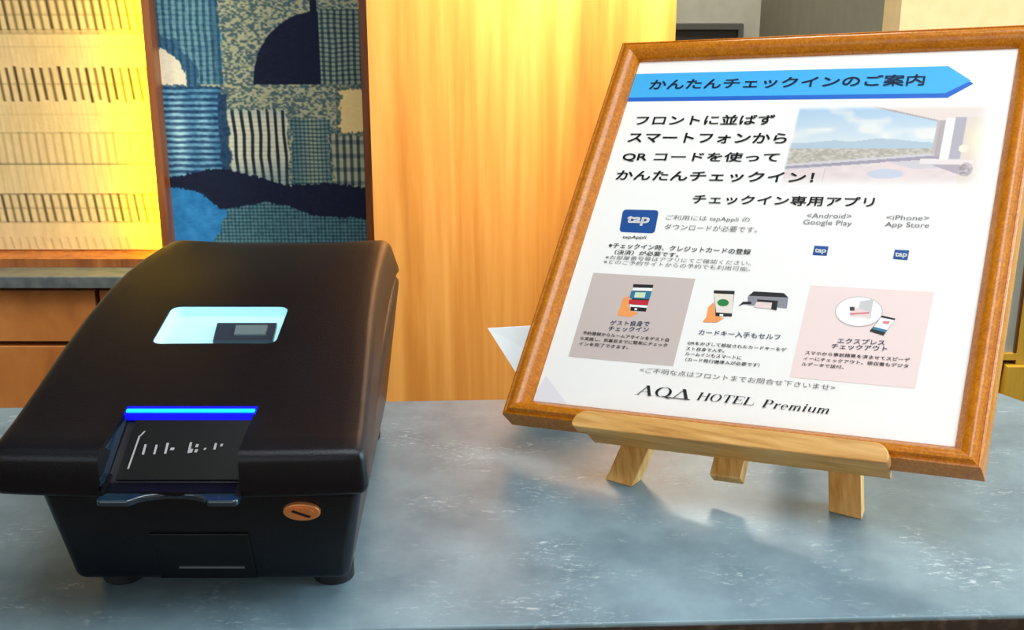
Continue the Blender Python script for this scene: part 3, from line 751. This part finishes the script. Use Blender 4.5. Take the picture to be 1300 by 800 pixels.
# printed shapes, stacked a few hundredths of a millimetre apart in printing order
def flat(name, pts, m, d):
    bm = bmesh.new(); bm.faces.new([bm.verts.new(mm(u, v, d)) for u, v in pts])
    bmesh.ops.recalc_face_normals(bm, faces=bm.faces)
    for f in bm.faces:
        if f.normal.dot(N) < 0: f.normal_flip()
    return obj(name, bm, m, ps, recalc=False)
PN_ = dict(banner_shadow='banner_edge', banner='banner', icon='app_icon', qrlogo='small_icon', boxL='beige_box', boxR='pink_box', corner='corner_mark', phone='phone_picture', hand='hand_picture', pt='printer_picture', pb='printer_picture', ar='arrow_mark', c='circle_mark', d='receipt_picture', s='phone_screen')
for i, (nm, col, pts) in enumerate(POLYS):
    if nm == 'icon':
        rp = []
        n = len(pts)
        for k in range(n):
            a0, p0, c0 = Vector(pts[k - 1]), Vector(pts[k]), Vector(pts[(k + 1) % n])
            A1 = p0 + (a0 - p0).normalized() * 3.2; B1 = p0 + (c0 - p0).normalized() * 3.2
            for q in range(5):
                t = q / 4; rp.append(tuple(A1 * (1 - t) ** 2 + p0 * 2 * t * (1 - t) + B1 * t * t))
        pts = rp
    flat(PN_[nm], pts, M['banner'] if col == 'banner' else INK[col], .00010 + .000012 * i)

def text_mesh(s, bold=0.0):
    cu = bpy.data.curves.new('txt', 'FONT'); cu.body = s; cu.size = 1.0; cu.offset = bold; cu.resolution_u = 3; cu.fill_mode = 'FRONT'
    o = bpy.data.objects.new('txt', cu); C.objects.link(o)
    bpy.context.view_layer.update()
    dg = bpy.context.evaluated_depsgraph_get()
    me = bpy.data.meshes.new_from_object(o.evaluated_get(dg), depsgraph=dg)
    bpy.data.objects.remove(o); bpy.data.curves.remove(cu)
    co = np.empty(len(me.vertices) * 3, np.float32); me.vertices.foreach_get('co', co)
    return me, co.reshape(-1, 3)

def widen(me, co, w):
    # a second copy of the outlines a hair to the side (and one above) makes the printed weight
    n = len(co); off = [(0, 0), (w, 0), (w, w), (0, w)]
    q = np.empty(len(me.loops), np.int32); me.loops.foreach_get('vertex_index', q)
    ls = np.empty(len(me.polygons), np.int32); me.polygons.foreach_get('loop_start', ls)
    k = len(off)
    m2 = bpy.data.meshes.new('txt'); C2 = np.concatenate([co + np.array([dx, dy, 0], np.float32) for dx, dy in off])
    m2.vertices.add(n * k); m2.loops.add(len(q) * k); m2.polygons.add(len(ls) * k)
    m2.vertices.foreach_set('co', C2.ravel())
    m2.loops.foreach_set('vertex_index', np.concatenate([q + n * i for i in range(k)]))
    m2.polygons.foreach_set('loop_start', np.concatenate([ls + len(q) * i for i in range(k)]))
    m2.update(calc_edges=True)
    bpy.data.meshes.remove(me)
    return m2, C2

def place_text(name, s, u0, v0, u1, v1, h, m, bold, d=.00062, parent=None):
    me, co = text_mesh(s, 0.0)
    if bold: me, co = widen(me, co, bold)
    if not len(co): return None
    x0, x1 = co[:, 0].min(), co[:, 0].max(); y0, y1 = co[:, 1].min(), co[:, 1].max()
    s_ = (co[:, 0] - x0) / (x1 - x0); t_ = (co[:, 1] - y0) / (y1 - y0)
    u = (u0 + (u1 - u0) * s_) / 1000; v = (v0 + (v1 - v0) * s_ + h * t_) / 1000
    par = parent or ps
    W = np.array(T)[None] + u[:, None] * np.array(U)[None] + v[:, None] * np.array(V)[None] + d * np.array(N)[None] - np.array(wloc(par))[None]
    me.vertices.foreach_set('co', W.astype(np.float32).ravel()); me.update()
    me.name = name; me.materials.clear(); me.materials.append(m)
    o = bpy.data.objects.new(name, me); C.objects.link(o); o.parent = par
    return o

# roman display capitals for the hotel's wordmark: strokes with thick and thin weights
def wordmark(name, s, u0, v0, u1, v1, h, slant=.22):
    TK, TN, SF = .17, .05, .035
    G = {}
    def st(a, b, w): # stroke from a to b, horizontal width w (steep strokes)
        return [(a[0] - w / 2, a[1]), (a[0] + w / 2, a[1]), (b[0] + w / 2, b[1]), (b[0] - w / 2, b[1])]
    def hz(x0, x1, y, w=SF): return [(x0, y - w / 2), (x1, y - w / 2), (x1, y + w / 2), (x0, y + w / 2)]
    def bowl(cx, cy, rx, ry, a0, a1, thick, thin, n=18):
        out = []; inn = []
        for k in range(n + 1):
            a = math.radians(a0 + (a1 - a0) * k / n)
            out.append((cx + rx * math.cos(a), cy + ry * math.sin(a)))
            inn.append((cx + (rx - thick) * math.cos(a), cy + (ry - thin) * math.sin(a)))
        return [[out[k], out[k + 1], inn[k + 1], inn[k]] for k in range(n)]
    G['A'] = (.95, [st((.12, 0), (.50, 1), TN), st((.80, 0), (.47, 1), TK), hz(.25, .68, .34), hz(0, .25, .02), hz(.64, .98, .02)])
    G['D'] = (1.0, [st((.10, 0), (.50, 1), TN), st((.84, 0), (.48, 1), TK * 1.1), hz(-.30, 1.02, .04, .08)])
    G['Q'] = (.95, bowl(.46, .5, .44, .5, 0, 360, .15, .035, 30) + [[(.40, .12), (.52, .12), (1.0, -.10), (.85, -.10)]])
    G['H'] = (.98, [st((.18, 0), (.18, 1), TK), st((.78, 0), (.78, 1), TK), hz(.2, .8, .52), hz(.03, .33, .02), hz(.03, .33, .98), hz(.63, .93, .02), hz(.63, .93, .98)])
    G['O'] = (.92, bowl(.44, .5, .42, .5, 0, 360, .15, .035, 30))
    G['T'] = (.85, [st((.42, 0), (.42, 1), TK), hz(.02, .82, .97, .05), hz(.26, .58, .02), st((.04, .76), (.02, .97), .04), st((.80, .76), (.82, .97), .04)])
    G['E'] = (.82, [st((.16, 0), (.16, 1), TK), hz(.02, .74, .97, .05), hz(.02, .76, .03, .05), hz(.2, .56, .52), st((.72, .76), (.74, .97), .04), st((.78, .25), (.76, .03), .04), st((.56, .40), (.56, .64), .035)])
    G['L'] = (.80, [st((.16, 0), (.16, 1), TK), hz(.02, .32, .98), hz(.02, .76, .03, .05), st((.80, .28), (.76, .03), .045)])
    G['P'] = (.78, [st((.18, 0), (.18, 1), TK), hz(.02, .40, .02), hz(.02, .3, .98)] + bowl(.38, .73, .32, .27, -90, 90, .15, .04) + [hz(.2, .40, .98), hz(.2, .40, .48)])
    x = .62
    G['r'] = (.52, [st((.18, 0), (.18, x), TK * .85), hz(.04, .34, .02), hz(.04, .2, x - .02)] + [[(.24, .42), (.36, x), (.48, x), (.46, .50), (.36, .52)]])
    G['e'] = (.56, bowl(.27, x / 2, .25, x / 2, 0, 310, .12, .035, 22) + [hz(.08, .50, .34)])
    arch = lambda cx: bowl(cx, .40, .16, .22, 0, 180, .11, .05, 10)
    G['m'] = (.95, [st((.14, 0), (.14, x), TK * .8), st((.44, 0), (.44, .42), TK * .8), st((.76, 0), (.76, .42), TK * .8), hz(.02, .26, .02), hz(.34, .56, .02), hz(.66, .90, .02), hz(.02, .14, x - .02)] + bowl(.33, .42, .18, .20, 0, 160, .11, .06, 10) + bowl(.65, .42, .18, .20, 0, 160, .11, .06, 10))
    G['i'] = (.32, [st((.15, 0), (.15, x), TK * .85), hz(.02, .28, .02), hz(.02, .15, x - .02)] + [[(.15 + .08 * math.cos(k), .84 + .09 * math.sin(k)) for k in [q * math.pi / 5 for q in range(10)]]])
    G['u'] = (.66, [st((.15, .2), (.15, x), TK * .8), st((.50, 0), (.50, x), TK * .8), hz(.02, .15, x - .02), hz(.38, .5, x - .02), hz(.5, .64, .02)] + bowl(.33, .2, .24, .2, 180, 330, .11, .05, 10))
    polys = []; cx = 0
    for ch_ in s:
        wd, gl = G[ch_]
        polys += [[(cx + px + slant * py, py) for px, py in q] for q in gl]
        cx += wd + .04
    xs = [p[0] for q in polys for p in q]; x0, x1 = min(xs), max(xs)
    bm = bmesh.new()
    for q in polys:
        try: f = bm.faces.new([bm.verts.new(mm(u0 + (u1 - u0) * (a - x0) / (x1 - x0), v0 + (v1 - v0) * (a - x0) / (x1 - x0) + h * b, .00062)) for a, b in q])
        except ValueError: pass
    bm.normal_update()
    for f in bm.faces:
        if f.normal.dot(N) < 0: f.normal_flip()
    return obj(name, bm, INK['black'], ps, recalc=False)

for nm, s, u0, v0, u1, v1, h, stl in TEXTS:
    if nm == 'AQA': wordmark('wordmark', 'AQD', u0, v0, u1, v1, h, .12)
    elif nm in ('HOTEL', 'Premium'): wordmark('wordmark', s, u0, v0, u1, v1, h)
    else:
        big = h > 6
        place_text(nm, s, u0, v0, u1, v1, h, INK[stl], .03 if big else (.022 if stl != 'grey' else 0.0))
place_text('icon_text', 'tap', 30.5, -152.6, 48.2, -152.4, 8.2, INK['white'], .06)
place_text('icon_text', 'tap', 171.6, -170.2, 179.4, -170.2, 4.2, INK['white'], .06)
place_text('icon_text', 'tap', 223.9, -170.9, 231.6, -170.9, 4.2, INK['white'], .06)

# the printed view of a guest room with a wide window
def paint_photo():
    u = np.arange(136, 272, .6); v = np.arange(-46, -119, -.6)
    X, Y = np.meshgrid(u, v); h, w = X.shape
    n = vnoise(h, w, (5, 9), 31); n2 = vnoise(h, w, (2, 3), 32); n3 = vnoise(h, w, (12, 22), 33)
    def col(c): return np.ones((h, w, 3)) * np.array(c)
    f = np.clip((-48 - Y) / 32, 0, 1)[..., None]
    I = np.array((176, 208, 240)) * (1 - f) + np.array((222, 234, 244)) * f            # sky
    cl = np.clip((n3 - .45) * 4, 0, 1) * np.exp(-((Y + 71) / 5.) ** 2) + np.clip((n3 - .62) * 5, 0, 1) * .8
    I = I * (1 - cl[..., None].clip(0, 1) * .8) + 246 * cl[..., None].clip(0, 1) * .8
    mt = np.interp(X, [136, 150, 168, 180, 196, 209, 222, 240], [-79.5, -79, -77, -78.4, -75.8, -76.2, -78.2, -79.5])
    I = np.where((Y < mt)[..., None], col((186, 206, 226)), I)
    I = np.where((Y < -84)[..., None], col((196, 192, 184)) + ((n2 - .5) * 50)[..., None], I)
    sill = np.interp(X, [136, 168, 240], [-97.5, -94.5, -87.5])
    I = np.where((Y < sill)[..., None], col((216, 212, 222)), I)
    s2 = np.interp(X, [136, 168, 200, 240], [-101.5, -99.0, -96, -92.4])
    I = np.where(((Y < sill - 2) & (Y > s2))[..., None], col((168, 162, 184)), I)
    # sofa and cushions
    sf = np.interp(X, [136, 150, 168, 196, 208, 214, 226, 240, 272], [-103, -101.5, -99.6, -97, -94.8, -97.5, -101, -100, -97])
    I = np.where((Y < sf)[..., None], col((236, 222, 226)) + ((n - .5) * 12)[..., None], I)
    I = np.where((((X - 207) / 12) ** 2 + ((Y + 105) / 4) ** 2 < 1)[..., None], col((206, 214, 234)), I)
    I = np.where(((np.abs(X - 166) < .5) & (Y < -101))[..., None], col((214, 200, 208)), I)
    # ceiling, window head, pillar, curtain, lit wall
    head = np.interp(X, [136, 190, 238, 246, 252, 275], [-40, -47.5, -61.3, -63, -58.5, -66])
    wall = (X > 236.5) & (Y > s2 - 1)
    I = np.where((Y > head)[..., None], col((238, 226, 224)), I)
    I = np.where(((Y < head) & (Y > head - 1.4) & (X > 188) & (X < 240))[..., None], col((190, 176, 180)), I)
    I = np.where(((X > 234.8) & (X < 236.6) & (Y < -60.5) & (Y > -89))[..., None], col((200, 190, 192)), I)
    I = np.where(((X > 236.6) & (X < 240) & (Y < -61) & (Y > -91))[..., None], col((184, 176, 184)), I)
    I = np.where(((X >= 240) & (X < 246) & (Y < -59) & (Y > -93))[..., None], col((246, 246, 250)), I)
    I = np.where(((X >= 246) & (X < 253) & (Y < -58.5) & (Y > -92.5))[..., None], col((184, 182, 198)), I)
    g = np.exp(-(((X - 266) / 9) ** 2 + ((Y + 77) / 12) ** 2))[..., None]
    I = np.where(((X >= 253) & (Y < -58.5))[..., None], col((232, 220, 214)) * (1 - g) + np.array((255, 246, 214)) * g, I)
    I = np.where((((X - 254.5) / 3.2) ** 2 + ((Y + 84) / 3.2) ** 2 < 1)[..., None], col((252, 240, 226)), I)
    # table and chair
    I = np.where(((Y < -92.5 - (X - 228) * .03) & (Y > -96.5) & (X > 228) & (X < 262))[..., None], col((240, 232, 236)), I)
    tri = (Y < -97.5) & (Y > -97.5 - (X - 236) * .42) & (X > 236) & (X < 254)
    I = np.where(tri[..., None], col((184, 176, 192)), I)
    I = np.where((((X - 258) / 4.5) ** 2 + ((Y + 101) / 5.5) ** 2 < 1)[..., None], col((180, 170, 178)) + ((n2 - .5) * 70)[..., None], I)
    # soft edges into the paper
    def ss(a, b, x): t = np.clip((x - a) / (b - a), 0, 1); return t * t * (3 - 2 * t)
    al = ss(136.5, 139, X) * ss(272, 257, X) * ss(-46.5, -52, Y) * ss(-118, -106, Y)
    al = al[..., None] * .9
    I = np.clip((I - 255) * 1.1 + 248, 0, 248) * np.array((1.0, .985, .97))
    return I * al + np.array((247, 244, 243)) * (1 - al)
PH = paint_photo()
def ph_map(s, t):
    u = (136 + s * (PH.shape[1] - 1) * .6) / 1000; v = (-46 - t * (PH.shape[0] - 1) * .6) / 1000
    return np.array(T)[None] + u[:, None] * np.array(U)[None] + v[:, None] * np.array(V)[None] + .00008 * np.array(N)[None]
grid_print('room_photo', PH, ph_map, ps, vcol_mat('photo_print', 0.5))

# ================================================================== EASEL
ez = thing('tabletop_easel', 'pale wooden tabletop easel standing on the stone counter under the frame', 'easel', (P(0.145, -0.35, -.02).x, P(0.145, -0.35, -.02).y, CZ))
# ledge: a lower shelf and a front lip with rounded ends
def uvprism(pts, d0, d1): return prism([P(u, v, d0) for u, v in pts], N * (d1 - d0))
L0, L1, VB, VT = .0445, .2475, -.3205, -.3080
def ledge_outline():
    r = .0095; pts = [(L0 + .002, VB), (L1 - .001, VB), (L1, VB + .002)]
    for k in range(7):
        a = math.radians(90 * k / 6); pts.append((L1 - r + r * math.cos(a), VT - r + r * math.sin(a)))
    for k in range(7):
        a = math.radians(90 + 90 * k / 6); pts.append((L0 + r + r * math.cos(a), VT - r + r * math.sin(a)))
    pts.append((L0, VB + .002)); return pts
bevel(obj('ledge_lip', uvprism(ledge_outline(), .0105, .0200), M['easel'], ez), .0012, 3)
obj('ledge_shelf', uvprism([(L0 + .004, -.3168), (L1 - .004, -.3168), (L1 - .004, -.3128), (L0 + .004, -.3128)], -.0125, .0105), M['easel'], ez)
def bar(a, b, side, w, th, m, name, parent, ground=True, nrm=None):
    """straight bar from a (top) to b (bottom centre of front face); side = width direction"""
    a = Vector(a); b = Vector(b); ax = (b - a).normalized()
    s = (side - ax * side.dot(ax)).normalized(); n = ax.cross(s).normalized()
    if n.dot(nrm or -N) < 0: n = -n
    bm = bmesh.new(); top = []; bot = []
    for i, j in ((-.5, 0), (.5, 0), (.5, 1), (-.5, 1)):
        off = s * (w * i) + n * (th * j)
        top.append(bm.verts.new(a + off)); q = b + off
        if ground: q = q + ax * ((CZ - q.z) / ax.z)
        bot.append(bm.verts.new(q))
    bm.faces.new(top); bm.faces.new(bot[::-1])
    for i in range(4): bm.faces.new((top[i], bot[i], bot[(i + 1) % 4], top[(i + 1) % 4]))
    return bevel(obj(name, bm, m, parent), .001, 2)
bar(P(.118, -.060, -.0130), (0.0696, 0.7508, CZ), U, .0200, .0095, M['easel_leg'], 'front_leg', ez)
bar(P(.166, -.060, -.0130), (0.2066, 0.7049, CZ), U, .0205, .0095, M['easel_leg'], 'front_leg', ez)
bar(P(.1420, -.010, -.0130), P(.1425, -.3290, -.0130), U, .0205, .0095, M['easel_leg'], 'mast', ez, ground=False)
bar(P(.1420, -.120, -.0230), (P(.142, -.12, 0).x + .02, .878, CZ), U, .018, .009, M['easel_leg'], 'rear_leg', ez)

# ================================================================== WHITE CARD
cd = obj('paper_card', prism([(-.0186, .915, CZ + .0520), (.0500, .915, CZ + .0560), (.0920, .878, CZ + .0000), (.0206, .878, CZ + .0000)], (0, .0008, 0)), M['card'])
tag(cd, 'white card standing behind the left edge of the picture frame', 'card')
